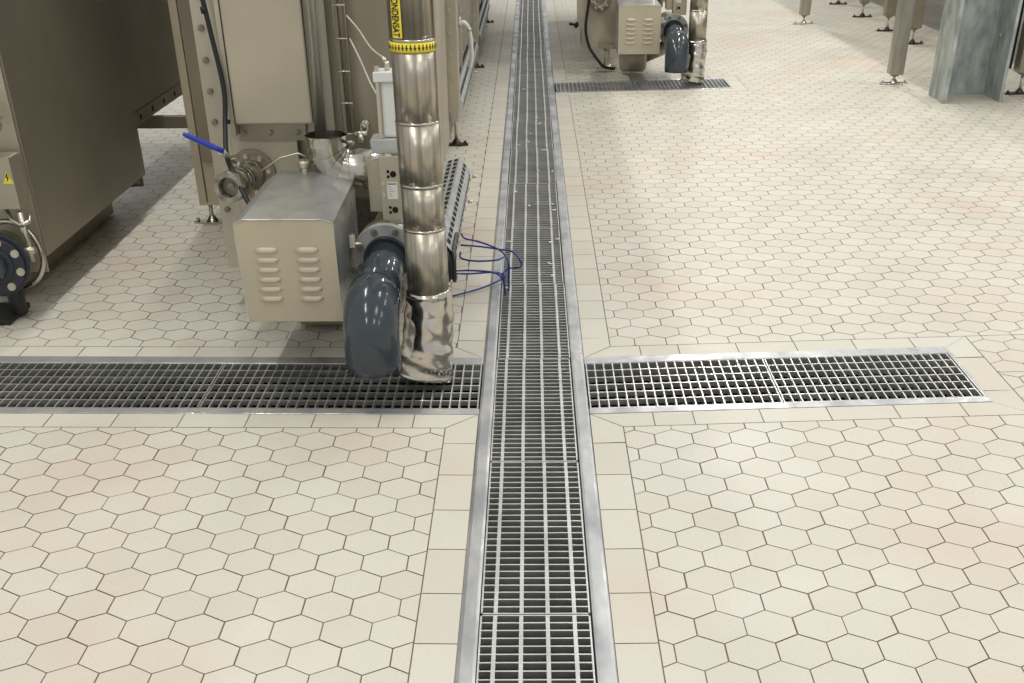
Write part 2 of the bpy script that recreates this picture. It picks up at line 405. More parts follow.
side_grate(-1.86, -1.054, gy0, gy1, 'square-mesh grate at the far left of the photo, below the ventilated cover', 'grates in the near side channels')
side_grate(-2.67, -1.864, gy0, gy1, 'square-mesh grate cut by the left edge of the photo', 'grates in the near side channels')
gy0, gy1 = YC+.036, YD-.036
side_grate(.186, .80, gy0, gy1, 'distant square-mesh grate left of the far pump outlet, against the central channel', 'grates in the far side channel')
side_grate(.804, XF-.026, gy0, gy1, 'distant square-mesh grate below the far grey elbow, at the closed end', 'grates in the far side channel')

# ------------------------------------------------------------------ levelling feet
def foot(root, x, y, ztop, parent=None, span=.10, ang=0, mt='polish'):
    z0 = fz(x); mb = MB(); mb.tube([(x,y,z0+.012),(x,y,ztop)], .010, 12); part(mb, 'threaded_stud', 'bolt', root, sub=parent)
    mb = MB(); mb.tube([(x,y,z0+.008),(x,y,z0+.014),(x,y,z0+.034)], [.030,.028,.014], 20)
    ca, sa = math.cos(ang), math.sin(ang)
    poly = [(-span,-.013),(-span+.012,-.02),(-.03,-.034),(.03,-.034),(span-.012,-.02),(span,-.013),(span,.013),(span-.012,.02),(.03,.034),(-.03,.034),(-span+.012,.02),(-span,.013)]
    mb.prism([(x+px*ca-py*sa, y+px*sa+py*ca, z0+.001) for px, py in poly], (0,0,.009))
    for s in (-1, 1):
        ax, ay = x+s*(span-.018)*ca, y+s*(span-.018)*sa; mb.tube([(ax,ay,z0+.01),(ax,ay,z0+.024)], .009, 6, smooth=False)
    part(mb, 'foot_plate', mt, root, .001, sub=parent)

# ------------------------------------------------------------------ middle machine (behind the near pump)
TOP = 2.1
def machine_mid():
    t = thing('process_machine', 'long stainless machine behind the grey-hooded pump, bolted front plate and beige door', 'machine', (-.8, 4.2, 0))
    mb = MB(); mb.box(-1.15, -1.075, 4.2, 4.212, .155, TOP); mb.box(-1.075, -.84, 4.2, 4.212, .155, .62); mb.box(-1.15, -1.14, 4.212, 5.25, .155, TOP)
    mb.box(-1.075, -.70, 4.2, 4.212, .62, TOP)
    part(mb, 'front_plate', 'steel', t, .001)
    for z in (1.077, .977, .877, .777, .676, .374, 1.177): bolt(t, -1.123, 4.2, z, mt='nut', r=.0105, h=.011)
    bolt(t, -1.118, 4.2, .575)
    mb = MB(); mb.box(-1.073, -1.058, 4.185, 4.2, .64, TOP); mb.box(-1.054, -1.036, 4.13, 4.2, .64, TOP); part(mb, 'door_rail', 'steel', t, .002)
    mb = MB(); mb.box(-1.031, -.764, 4.12, 4.17, .682, TOP); part(mb, 'door_panel', 'door', t, .006)
    mb = MB(); mb.box(-1.04, -.80, 4.188, 4.2, .614, .672); part(mb, 'mounting_strip', 'steel_dark', t, .001)
    for x in (-1.02, -.928, -.832): bolt(t, x, 4.188, .642, mt='nut')
    mb = MB(); mb.box(-.762, -.747, 4.135, 4.2, .62, TOP); part(mb, 'gap_shade', 'black', t)  # black strip stands in for the shaded gap beside the door
    # tank wall, slightly bowed
    mb = MB(); n = 16; vs = []
    for i in range(n+1):
        x = -.70+.24*i/n; y = 4.2-.03*math.sin(PI*i/n)
        vs += [(x, y, .42), (x, y, TOP)]
    mb.add(vs, [(2*i, 2*i+2, 2*i+3, 2*i+1) for i in range(n)], True)
    part(mb, 'tank_wall', 'steel_dark', t)
    # body behind
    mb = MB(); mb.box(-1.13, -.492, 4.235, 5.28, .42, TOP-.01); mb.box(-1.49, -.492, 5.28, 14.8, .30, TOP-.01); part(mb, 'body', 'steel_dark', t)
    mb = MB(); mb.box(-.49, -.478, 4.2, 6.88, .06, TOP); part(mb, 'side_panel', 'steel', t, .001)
    # frame plates along the aisle with bolts and feet
    for y in (6.9, 9.8, 12.7):
        mb = MB(); mb.box(-.485, -.418, y, y+.012, .24, TOP); mb.box(-.43, -.418, y+.0125, y+.16, .24, TOP); mb.prism([(-.485,y,.24),(-.418,y,.24),(-.43,y,.16),(-.46,y,.16)], (0,.15,0))
        p = part(mb, 'frame_plate', 'steel', t, .001)
        for k in range(8): bolt(t, -.455, y, .40+.115*k, sub=None)
        foot(t, -.45, y+.14, .2, span=.07, mt='foot_shade')
    for y0, y1 in ((7.06, 9.78), (9.96, 12.68)):
        mb = MB(); mb.box(-.475, -.46, y0, y1, .32, TOP); part(mb, 'side_panel', 'steel_side', t, .001)
        mb = MB(); mb.box(-.462, -.452, y0+.9, y0+.96, .22, TOP); mb.box(-.462, -.452, y0+1.9, y0+1.96, .22, TOP); part(mb, 'rib', 'steel', t)
        for yy in (y0+.93, y0+1.93):
            for k in range(5): bolt(t, -.452, yy, .38+.12*k, 'x')
    # left post, channel section, on a levelling foot
    mb = MB(); mb.box(-1.54, -1.505, 5.3, 5.42, .115, TOP); mb.box(-1.505, -1.498, 5.315, 5.42, .115, TOP); mb.box(-1.498, -1.38, 5.3, 5.42, .115, TOP); mb.box(-1.54, -1.38, 5.3, 5.42, .105, .117)
    p = part(mb, 'corner_post', 'door', t, .002)
    foot(t, -1.50, 5.33, .11, span=.085)
    # level gauge in a wire guard, eye fitting
    mb = MB()
    for x in (-.66, -.622): mb.tube([(x, 4.13, .645), (x, 4.13, TOP)], .0018, 6)
    z = .647
    while z < TOP: mb.tube([(-.662, 4.13, z), (-.62, 4.13, z)], .003, 6); mb.tube([(-.641, 4.13, z), (-.641, 4.18, z)], .002, 6); z += .101
    part(mb, 'gauge_guard', 'bolt', t)
    mb = MB(); mb.tube([(-.641, 4.15, .65), (-.641, 4.15, TOP)], .009, 10); part(mb, 'gauge_tube', 'steel_dark', t)
    mb = MB(); mb.tube([(-.585, 4.19, .678), (-.585, 4.14, .678)], .012, 14)
    n = 20; mb.tube([(-.588+.012*math.cos(2*PI*k/n), 4.135, .668+.017*math.sin(2*PI*k/n)) for k in range(n+1)], .0035, 8, cap=False); part(mb, 'eye_fitting', 'polish', t)
    mb = MB(); mb.tube([(-.622, 4.12, .65),(-.60,4.12,.652),(-.578,4.12,.65)], .008, 10); mb.tube([(-.60, 4.12, .62),(-.60,4.12,.65)], .010, 10); part(mb, 'drain_cock', 'bolt', t)
    return t
machine_mid()
# thin riser tube
t = thing('riser_pipe', 'smooth thin upright steel pipe between the beige door and the tank', 'pipe', (-.73, 4.10, .6))
mb = MB(); mb.tube([(-.720, 4.02, .655), (-.714, 4.02, TOP)], .0205, 24); part(mb, 'pipe_run', 'leg', t)

# ------------------------------------------------------------------ foil clad elbow from the riser to the valve
def clad_elbow():
    t = thing('clad_elbow', 'shiny segmented steel elbow between the thin riser and the gate valve, above the near hood', 'pipe elbow', (-.68, 3.97, .6))
    r = .070; cx, cy, R0 = -.697, 3.98, .078
    mb = MB(); mb.tube([(cx,cy,.676),(cx,cy,.672),(cx,cy,.643)], [r*1.015,r,r], 40, cap=False); part(mb, 'cladding', 'polish', t)
    n = 4
    def ring(th, rr):   # mitre ring through the bend centre
        c_ = Vector((cx+R0, cy, .643)); d_ = Vector((-math.cos(th), 0, -math.sin(th)))
        return [c_+d_*R0+(d_*math.cos(2*PI*j/40)+Vector((0,1,0))*math.sin(2*PI*j/40))*rr for j in range(40)]
    for k in range(n):
        mb = MB(); a_, b_ = ring(PI/2*k/n, r*(1.0 if k == 0 else 1.04)), ring(PI/2*(k+1)/n, r*.985)
        mb.add(a_+b_, [(j, 40+j, 40+(j+1)%40, (j+1)%40) for j in range(40)], True); part(mb, 'gore', 'polish', t)
    mb = MB(); mb.tube([(cx+R0-.004,cy,.566),(cx+R0+.02,cy-.004,.566),(-.50,3.94,.567)], [r,r*.94,r*.92], 40); part(mb, 'cladding', 'polish', t)
    mb = MB()
    for k in range(3): mb.tube([(-.63+.0*k, cy-.03, .66),(-.60, cy-.04,.655-.0*k)], .007, 8)
    part(mb, 'clip', 'bolt', t)
    return t
ELB = clad_elbow()

# ------------------------------------------------------------------ ball valve
def ball_valve():
    t = thing('ball_valve', 'steel ball valve with blue lever on the near machine front, left of the grey hood', 'valve', (-1.01, 4.2, .5))
    c0 = Vector((-1.012, 4.2, .50)); d = Vector((-.018, -.30, .022)); d.normalize()
    mb = MB(); mb.tube([c0, c0+Vector((0,-.016,0))], .085, 36); fo = part(mb, 'flange', 'steel_dark', t, .001)
    for k in range(8):
        a_ = 2*PI*k/8+.2; bolt(t, c0.x+.064*math.cos(a_), c0.y-.016, c0.z+.064*math.sin(a_), r=.0085, h=.012)
    def P(k): return c0+d*k
    mb = MB(); mb.tube([P(.01), P(.05), P(.06), P(.13), P(.15), P(.19), P(.2)], [.05,.05,.042,.042,.052,.052,.045], 28); part(mb, 'body', 'polish', t)
    mb = MB(); mb.ring(P(.20), P(.235), .030, .055, 8, smooth=False); mb.ring(P(.235), P(.30), .033, .050, 32); mb.ring(P(.27), P(.29), .033, .054, 8, smooth=False); part(mb, 'union_nut', 'nut', t, .001)
    mb = MB(); mb.tube([P(.2), P(.262)], .031, 20); part(mb, 'bore_cap', 'steel_dark', t)
    bolt(t, *P(.262), r=.012, h=.01, mt='nut')
    s0 = P(.17)+Vector((0,0,.04))
    mb = MB(); mb.tube([s0, s0+Vector((0,0,.03))], .014, 14); mb.tube([s0+Vector((0,0,.03)), s0+Vector((-.005,-.005,.04))], .02, 6, smooth=False)
    part(mb, 'stem', 'bolt', t)
    h0 = s0+Vector((0,0,.034)); h1 = h0+Vector((-.035,-.0,.04)); h2 = Vector((-1.04, 3.94, .632)); h3 = Vector((-1.160, 3.92, .693))
    h1 = h0+(h2-h0)*.35+Vector((-.008,0,-.004))
    mb = MB(); mb.tube([h0, h1, h2], [.009,.008,.008], 8); part(mb, 'lever', 'bolt', t)
    mb = MB(); mb.tube([h2, h2+(h3-h2)*.2, h2+(h3-h2)*.92, h3], [.008,.0095,.0085,.006], 10); part(mb, 'grip', 'bluehandle', t, label='blue rubber sleeved grip')
    return t
BV = ball_valve()

# black hose hanging down
def spline(pts, n=10):
    out = []; P = [Vector(p) for p in pts]; P = [P[0]*2-P[1]]+P+[P[-1]*2-P[-2]]
    for i in range(1, len(P)-2):
        for k in range(n):
            t_ = k/n; a, b_, c_, d_ = P[i-1:i+3]
            out.append(.5*((2*b_)+(-a+c_)*t_+(2*a-5*b_+4*c_-d_)*t_**2+(-a+3*b_-3*c_+d_)*t_**3))
    out.append(P[-2]); return out
t = thing('power_cable', 'thick black cable hanging down beside the beige door into the near hood', 'cable', (-1.06, 4.1, .6))
mb = MB(); mb.tube(spline([(-1.13, 4.12, 1.7),(-1.09, 4.12, 1.15),(-1.075, 4.12, 1.0),(-1.052, 4.11, .80),(-1.058, 4.08, .68),(-1.045, 4.0, .60),(-1.0,3.92,.54),(-.95, 3.86, .47),(-.90,3.83,.47)], 8), .0085, 10); part(mb, 'sheath', 'black', t)
for a_ in ([(-1.0865,4.12,1.05),(-1.083,4.12,1.03)], [(-1.054,4.108,.70),(-1.055,4.103,.69)]):
    mb = MB(); mb.tube(a_, .0105, 10); part(mb, 'cable_tie', 'ink', t)

# ------------------------------------------------------------------ ventilated pump cover
def cover():
    t = thing('pump_cover', 'beige louvred box cover with grey hood top over the near pump', 'machine cover', (-.76, 3.7, .2))
    X0, X1, Y0, Y1 = -.912, -.609, 3.46, 3.93
    mb = MB()
    fp = [(X0,Y0,.212),(X1,Y0,.212),(-.611,Y0,.523),(-.648,Y0,.533),(-.888,Y0,.533),(-.919,Y0,.522)]
    mb.prism(fp, (0,.003,0)); part(mb, 'front_panel', 'door', t, .001)
    mb = MB()
    top = [(-.919,.522),(-.888,.533),(-.648,.533),(-.611,.523)]
    bk = [(-.905,.535),(-.86,.56),(-.70,.56),(-.608,.535)]
    vs = [(x,Y0-.004,z) for x, z in top]+[(x,Y1+(.03 if 0<i<3 else 0),z) for i,(x,z) in enumerate(bk)]
    vs += [(x,y,z+.003) for x,y,z in vs]
    fs = []
    for i in range(3): fs += [(8+i,8+i+1,12+i+1,12+i), (i+1,i,4+i,4+i+1)]
    for i in range(3): fs += [(i,i+1,8+i+1,8+i),(4+i+1,4+i,12+i,12+i+1)]
    fs += [(0,8,12,4),(3,7,15,11)]
    mb.add(vs, fs); part(mb, 'hood', 'hood', t, .0008, label='dull grey folded hood')
    mb = MB(); mb.add([(X1,Y0,.212),(X1,Y1,.212),(-.608,Y1,.535),(-.611,Y0,.523)], [(0,1,2,3)]); mb.add([(X0,Y0,.212),(-.919,Y0,.522),(-.905,Y1,.535),(X0,Y1,.212)], [(0,1,2,3)])
    mb.add([(X0,Y1,.212),(-.905,Y1,.535),(-.86,Y1+.03,.56),(-.70,Y1+.03,.56),(-.608,Y1,.535),(X1,Y1,.212)], [(0,1,2,3,4,5)])
    o = part(mb, 'side_panels', 'hood', t); s = o.modifiers.new('solid', 'SOLIDIFY'); s.thickness = .003
    for cx in (-.826, -.700):
        for k in range(6):
            z = .441-.0306*k; mb = MB(); n = 10; w_ = .037; vs = []
            # pressed louvre: half-lens bulging outwards, open at the bottom
            for i in range(n+1):
                u = -1+2*i/n; e = math.sqrt(max(0, 1-abs(u)**4))
                vs += [(cx+u*w_, Y0-.0005, z+.009*e), (cx+u*w_, Y0-.012*e, z-.002), (cx+u*w_, Y0-.0105*e, z-.006*e)]
            mb.add(vs, [(3*i,3*i+1,3*i+4,3*i+3) for i in range(n)]+[(3*i+1,3*i+2,3*i+5,3*i+4) for i in range(n)], True)
            part(mb, 'louvre', 'door', t)
    mb = MB(); mb.tube([(-.775,3.95,.56),(-.775,3.95,.575)], .012, 12); mb.tube([(-.775,3.95,.575),(-.775,3.95,.60)], [.018,.022], 10); part(mb, 'knob', 'bolt', t)
    mb = MB(); mb.box(-.592, -.574, 3.62, 3.64, .40, .44); mb.tube([(-.585,3.63,.41),(-.555,3.63,.41)], .006, 10); part(mb, 'side_latch', 'bolt', t, .001)
    mb = MB(); mb.tube([(-.93,3.97,.56),(-.86,3.99,.60),(-.80,4.0,.612),(-.77,3.99,.60)], .003, 6); part(mb, 'lifting_wire', 'bolt', t)
    return t
CV = cover()
def pump():
    t = thing('pump', 'rounded steel pump casing hidden under the near hood cover', 'pump', (-.76, 4.0, .0))
    mb = MB(); mb.tube([(-.86,3.98,.125),(-.84,3.98,.125),(-.68,3.98,.125),(-.66,3.98,.125)], [.09,.108,.108,.09], 28); part(mb, 'casing', 'steel', t)
    mb = MB(); mb.tube([(-.68,3.98,.125),(-.5,3.96,.2)], [.05,.05], 20); part(mb, 'neck', 'steel_dark', t)
    foot(t, -.97, 4.1, .2, span=.07)
    mb = MB(); mb.box(-1.02,-.62,4.06,4.12,.17,.2); part(mb, 'base_rail', 'steel_dark', t, .002)
    return t
PU = pump()

# ------------------------------------------------------------------ blue-grey plastic outlet pipe
def arc(p0, d0, d1, R, n=14):
    p0, d0, d1 = Vector(p0), Vector(d0), Vector(d1); c_ = p0+d1*R
    return [c_-d1*R*math.cos(PI/2*k/n)+d0*R*math.sin(PI/2*k/n) for k in range(n+1)]
def outlet():
    t = thing('outlet_pipe', 'blue-grey plastic outlet pipe with a fat elbow pointing down at the near side grate', 'pipe', (-.49, 3.5, .1))
    X = -.487; E = -.4985
    mb = MB(); mb.tube([(X,3.73,.338),(X,3.60,.325),(E+.004,3.36,.300)], .066, 36); part(mb, 'pipe_run', 'pvc', t)
    mb = MB(); A = arc((E,3.395,.298), (0,-1,0), (0,0,-1), .098, 18)
    P_s = [Vector((E,3.435,.302)), Vector((E,3.432,.302))]+A[1:]+[Vector((E,3.297,.15)), Vector((E,3.297,.118))]
    mb.tube(P_s, [.078,.083]+[.0855]*(len(P_s)-3)+[.083], 48, cap=False)
    o = part(mb, 'elbow', 'pvc', t); s = o.modifiers.new('solid', 'SOLIDIFY'); s.thickness = .008; s.offset = -1
    mb = MB(); mb.ring((X,3.732,.342), (X,3.712,.340), .06, .112, 48); fo = part(mb, 'flange', 'flange', t, .0015, label='pale grey bolted flange')
    for k in range(8):
        a_ = 2*PI*k/8+PI/8; bolt(t, X+.092*math.cos(a_), 3.712, .340+.092*math.sin(a_), r=.0125, h=.014, mt='nut')
    mb = MB(); mb.ring((X,3.712,.339), (X,3.692,.337), .06, .075, 40); part(mb, 'collar', 'pvcband', t, .001)
    return t
OP = outlet()

# ------------------------------------------------------------------ pneumatic gate valve
def gate_valve():
    t = thing('gate_valve', 'knife gate valve with pale air cylinder standing over the near flange', 'valve', (-.5, 3.8, .4))
    X = -.489
    mb = MB(); mb.tube([(X,3.735,.342),(X,3.80,.342)], .105, 40); mb.tube([(X,3.80,.342),(X,4.16,.342)], .08, 28); part(mb, 'valve_body', 'steel_dark', t, .001)
    mb = MB(); mb.box(-.536, -.496, 3.79, 3.796, .47, .636); mb.box(-.540, -.536, 3.79, 3.90, .47, .636); part(mb, 'rear_bracket', 'steel', t, .001)
    mb = MB(); mb.box(-.494, -.395, 3.745, 3.751, .44, .655); mb.box(-.492, -.486, 3.751, 3.85, .44, .655); part(mb, 'mounting_plate', 'steel', t, .001)
    for z in (.60, .487):
        mb = MB(); mb.tube([(-.452,3.745,z),(-.452,3.7435,z)], .010, 16); mb.tube([(-.468,3.745,z+.008),(-.468,3.7435,z+.008)], .005, 10); mb.tube([(-.468,3.745,z-.008),(-.468,3.7435,z-.008)], .005, 10); part(mb, 'slot_hole', 'hole', t)
    for p in ((-.484,.573),(-.484,.537),(-.482,.452),(-.43,.452)): bolt(t, p[0], 3.745, p[1], r=.006, h=.006)
    mb = MB(); mb.box(-.474, -.44, 3.7425, 3.745, .522, .575); pl = part(mb, 'name_plate', 'white', t, label='small white name plate')
    mb = MB(); mb.box(-.471,-.443,3.742,3.7425,.5685,.5715)
    for k in range(5): mb.box(-.470,-.460+.004*(k%3),3.742,3.7425,.56-.007*k,.5608-.007*k)
    part(mb, 'print', 'ink', t, sub=pl)
    mb = MB(); mb.box(-.522, -.425, 3.78, 3.87, .655, .700); part(mb, 'lower_cap', 'flange', t, .003)
    mb = MB(); mb.box(-.494, -.482, 3.79, 3.80, .70, .87); mb.box(-.43, -.418, 3.79, 3.80, .70, .87); mb.box(-.494,-.482,3.85,3.86,.68,.87); part(mb, 'tie_rods', 'bolt', t, .002)
    mb = MB(); n = 8; mb.box(-.480, -.425, 3.797, 3.855, .70, .87); part(mb, 'cylinder_barrel', 'alu', t, .01)
    mb = MB(); mb.box(-.50, -.415, 3.785, 3.87, .868, .898); part(mb, 'upper_cap', 'alu', t, .003)
    mb = MB(); mb.tube([(-.49,3.80,.898),(-.49,3.80,.914)], .009, 6, smooth=False); mb.tube([(-.458,3.82,.898),(-.458,3.82,.925)], .008, 10); mb.tube([(-.458,3.82,.92),(-.47,3.82,.935)], .006, 10); part(mb, 'air_fitting', 'bolt', t)
    return t
GV = gate_valve()
for i, (p, lab) in enumerate((([(-.617,4.13,1.02),(-.575,4.08,.985),(-.52,3.95,.945),(-.468,3.82,.935)], 'upper of two thin pale air hoses slanting down to the air cylinder'), ([(-.612,4.13,.95),(-.575,4.08,.89),(-.53,3.95,.84),(-.492,3.85,.81)], 'lower of two thin pale air hoses slanting down to the air cylinder'))):
    mb = MB(); mb.tube(spline(p, 6), .0028, 8); o = mb.build('air_hose', 'tube'); tag(o, lab, 'hose')

# ------------------------------------------------------------------ insulated condensate pipe
def text_mesh(s):
    cu = bpy.data.curves.new('txt', 'FONT'); cu.body = s; cu.size = 1; cu.offset = .018; o = bpy.data.objects.new('txt', cu); COL.objects.link(o)
    dg = bpy.context.evaluated_depsgraph_get(); me = bpy.data.meshes.new_from_object(o.evaluated_get(dg)); bpy.data.objects.remove(o)
    vs = [v.co.copy() for v in me.vertices]; fs = [list(p.vertices) for p in me.polygons]
    xs = [v.x for v in vs]; ys = [v.y for v in vs]
    return [((v.x-min(xs))/(max(xs)-min(xs)), (v.y-min(ys))/(max(ys)-min(ys))) for v in vs], fs
def ins_pipe():
    t = thing('insulated_pipe', 'tall steel-jacketed pipe with yellow arrow band and crumpled foil elbow beside the near outlet', 'pipe', (-.335, 3.5, .02))
    def cx(z): return -.3345-(z-.3)*.011
    r = .0655; yc = 3.50
    segs = [(.29,.50),(.50,.632),(.632,.81),(.81,1.030),(1.030,TOP)]
    for i, (a_, b_) in enumerate(segs):
        rr = r-.0012*(i % 2); mb = MB()
        mb.tube([(cx(a_),yc,a_-.004),(cx(b_),yc,b_)], rr, 48); part(mb, 'jacket', 'jacket', t)
        if i: mb = MB(); mb.ring((cx(a_),yc,a_-.005), (cx(a_),yc,a_+.002), r-.003, r+.0008, 48); part(mb, 'seam_band', 'polish', t)
    mb = MB(); mb.tube([(cx(1)+.0655,yc-.015,.3),(cx(1.6)+.068,yc-.015,TOP)], .003, 6); part(mb, 'lock_seam', 'jacket', t)
    # foil sock
    mb = MB(); pts = spline([(cx(.3),yc,.305),(cx(.25),yc,.28),(-.338,3.498,.21),(-.345,3.49,.13),(-.350,3.482,.065),(-.355,3.478,.02)], 6)
    n = 36; k = len(pts); rad = [.069+.0145*min(1,i/(k-1)*1.5)+random.uniform(-.002,.002) for i in range(k)]; rad[0] = .058; rad[1] = .070; rad[-1] = .086; rad[-2] += .003
    mb.tube(pts, rad, n)
    for i in range(k):
        for j in range(n):
            v = Vector(mb.v[i*n+j]); cc = pts[i]; d = v-cc; an = 2*PI*j/n
            f = 1+.05*math.sin(3*an+i*.22)*(i/k)+.022*abs(math.sin(4.5*an-i*.25))+.02*math.sin(i*1.3+2*an)+random.uniform(-.007,.007)
            mb.v[i*n+j] = tuple(cc+d*f)
    part(mb, 'foil_elbow', 'foil', t, label='crumpled shiny foil-wrapped elbow')
    # sticker and band
    def cyl(a_, z, off): return (cx(z)+(r+off)*math.sin(a_), yc-(r+off)*math.cos(a_), z)
    a0, a1 = -.86, -.34
    mb = MB(); n = 8; vs = [cyl(a0+(a1-a0)*i/n, z, .0008) for i in range(n+1) for z in (1.036, 1.20)]
    mb.add(vs, [(2*i, 2*i+2, 2*i+3, 2*i+1) for i in range(n)], True); st = part(mb, 'name_strip', 'yellow', t, label='yellow strip printed CONDENSAT')
    tv, tf = text_mesh('CONDENSAT'); mb = MB()
    mb.add([cyl(a0+(a1-a0)*(.14+.70*v), 1.148-u*.109, .0030) for u, v in tv], [f for f in tf]); part(mb, 'lettering', 'ink', t, sub=st)
    mb = MB(); mb.ring((cx(1),yc,.9995), (cx(1),yc,1.024), r-.001, r+.0016, 56); bd = part(mb, 'arrow_band', 'yellow', t, label='yellow band with black down arrows')
    mb = MB(); zc = 1.012
    for k in range(36):
        a_ = 2*PI*k/36; h = .0011+.0016
        for x0, x1, za, zb in ((-.018,.018,zc+.010,zc+.002),):
            mb.add([cyl(a_-.026,zc+.008,h),cyl(a_+.026,zc+.008,h),cyl(a_+.022,zc+.001,h),cyl(a_-.022,zc+.001,h)], [(0,3,2,1)])
        mb.add([cyl(a_-.065,zc+.001,h),cyl(a_+.065,zc+.001,h),cyl(a_,zc-.009,h)], [(0,2,1)])
    part(mb, 'arrows', 'ink', t, sub=bd)
    return t
IP = ins_pipe()

# ------------------------------------------------------------------ slotted cable trays along the aisle side
def tray(y0, y1, z0, xo=0):
    t = thing('cable_tray', 'x', 'cable tray', (-.32+xo, (y0+y1)/2, z0))
    # cross section: left slope, ridge top, right slope, right lip
    prof = [(-.404,z0+.0),(-.398,z0+.070),(-.334,z0+.084),(-.293,z0+.03),(-.290,z0-.01)]
    prof = [(x+xo, z) for x, z in prof]
    mb = MB(); vs = []
    for y in (y0, y1): vs += [(x, y, z) for x, z in prof]
    n = len(prof); mb.add(vs, [(i, i+1, n+i+1, n+i) for i in range(n-1)])
    mb.prism([(x, y1, z) for x, z in prof]+[(prof[0][0], y1, z0-.02)], (0,.003,0))
    o = part(mb, 'shell', 'tray', t); s = o.modifiers.new('solid', 'SOLIDIFY'); s.thickness = .002
    L = .075
    for seg, rows in ((1, (.30,.74)), (2, (.5,)), (3, (.45,))):
        (xa,za),(xb,zb) = prof[seg], prof[seg+1]; nx, nz = -(zb-za), (xb-xa); ln = math.hypot(nx, nz); nx, nz = nx/ln*.0022, nz/ln*.0022
        if nz < 0 and seg < 3: nx, nz = -nx, -nz
        if seg == 3: nx, nz = .0022, 0
        for rw in rows:
            y = y0+.04
            while y < y1-.05:
                w_ = .13; p0 = (xa+(xb-xa)*(rw-w_), za+(zb-za)*(rw-w_)); p1 = (xa+(xb-xa)*(rw+w_), za+(zb-za)*(rw+w_))
                mb = MB(); mb.add([(p0[0]+nx,y,p0[1]+nz),(p1[0]+nx,y,p1[1]+nz),(p1[0]+nx,y+L*.6,p1[1]+nz),(p0[0]+nx,y+L*.6,p0[1]+nz)], [(0,1,2,3)])
                part(mb, 'slot', 'hole', t); y += L
    mb = MB(); mb.box(-.455, prof[0][0]+.02, y0+.3, y0+.33, z0+.0, z0+.02); mb.box(-.455, prof[0][0]+.02, y1-.33, y1-.3, z0+.0, z0+.02); part(mb, 'bracket', 'steel_dark', t)
    mb = MB(); 
    for yy in (y0+.85, y0+1.3): mb.tube([(-.281+xo,yy,z0+.0),(-.262+xo,yy,z0+.0)], .007, 8)
    part(mb, 'side_screw', 'bolt', t)
    return t
TR = []
for y0, y1, lab in ((4.12, 5.42, 'slotted galvanised cable tray right of the yellow-banded pipe, nearest of its row'), (7.1, 9.5, 'slotted galvanised cable tray behind the nearest one, beneath the white hose'), (10.0, 12.4, 'slotted galvanised cable tray farthest away along the aisle')):
    a_ = tray(y0, y1, .2, 0 if y0 < 5 else -.115); a_['label'] = lab
mb = MB(); mb.box(-.372, -.285, 4.124, 4.16, .165, .27)
t = thing('cable_bundle', 'black cable bundle stuffed in the near end of the nearest slotted tray', 'cables', (-.33, 4.12, .2))
for k in range(7):
    mb = MB(); x = -.36+.011*k; z = .205+.035*random.random()
    mb.tube(spline([(x, 4.35, z), (x, 4.14, z), (x+.004, 4.09, z-.03), (x+.002, 4.10, .13+.02*random.random()), (x,4.2,.12)], 6), .008, 8); part(mb, 'cable', 'black', t)
BL = [([(-.287,4.52,.19),(-.272,4.52,.17),(-.212,4.505,.16),(-.13,4.423,.15),(-.097,4.343,.13),(-.095,4.36,.06),(-.10,4.40,-.04)], 'blue cable arching highest from the tray to the central channel'),
 ([(-.289,4.50,.15),(-.21,4.51,.14),(-.132,4.504,.13),(-.08,4.469,.13),(-.047,4.40,.11),(-.052,4.50,.06),(-.075,4.57,.035),(-.11,4.55,.03),(-.12,4.52,-.03)], 'blue cable reaching farthest right over the central grate'),
 ([(-.326,4.17,.17),(-.30,4.30,.11),(-.246,4.33,.10),(-.148,4.298,.10),(-.115,4.33,.05),(-.11,4.36,-.04)], 'blue cable running level out from the tray end, upper of a close pair'),
 ([(-.287,4.44,.14),(-.285,4.426,.12),(-.228,4.386,.12),(-.142,4.398,.12),(-.104,4.476,.11),(-.10,4.50,.04),(-.10,4.50,-.04)], 'blue cable curving back up to the crossing knot of cables'),
 ([(-.333,4.17,.15),(-.31,4.36,.08),(-.251,4.40,.065),(-.144,4.43,.06),(-.118,4.44,.03),(-.115,4.44,-.04)], 'blue cable sagging under its neighbour, lower of the close pair'),
 ([(-.314,4.296,.010),(-.211,4.379,.012),(-.134,4.465,.018),(-.115,4.50,.03),(-.122,4.55,.02),(-.12,4.56,-.03)], 'lowest blue cable lying near the tiles below the tray end')]
for p, lab in BL:
    mb = MB(); mb.tube(spline(p, 8), .0036, 8); o = mb.build('blue_cable', 'blue'); tag(o, lab, 'cable', 'blue cables into the channel')
# pale scraps caught on the central grates
mb = MB()
for k in range(46):
    x = random.uniform(-.12, .12); y = 4.4+9*random.random()**.9; a_ = random.uniform(0, PI); l = random.uniform(.008, .02); w_ = random.uniform(.003, .007)
    ca, sa = math.cos(a_), math.sin(a_)
    mb.prism([(x+px*ca-py*sa, y+px*sa+py*ca, .0015) for px, py in ((-l,-w_),(l*.6,-w_*.7),(l,w_*.5),(-l*.3,w_))], (0,0,.004))
o = mb.build('debris', 'white'); tag(o, 'scattered small pale scraps lying on the central channel grates', 'debris', kind='stuff')
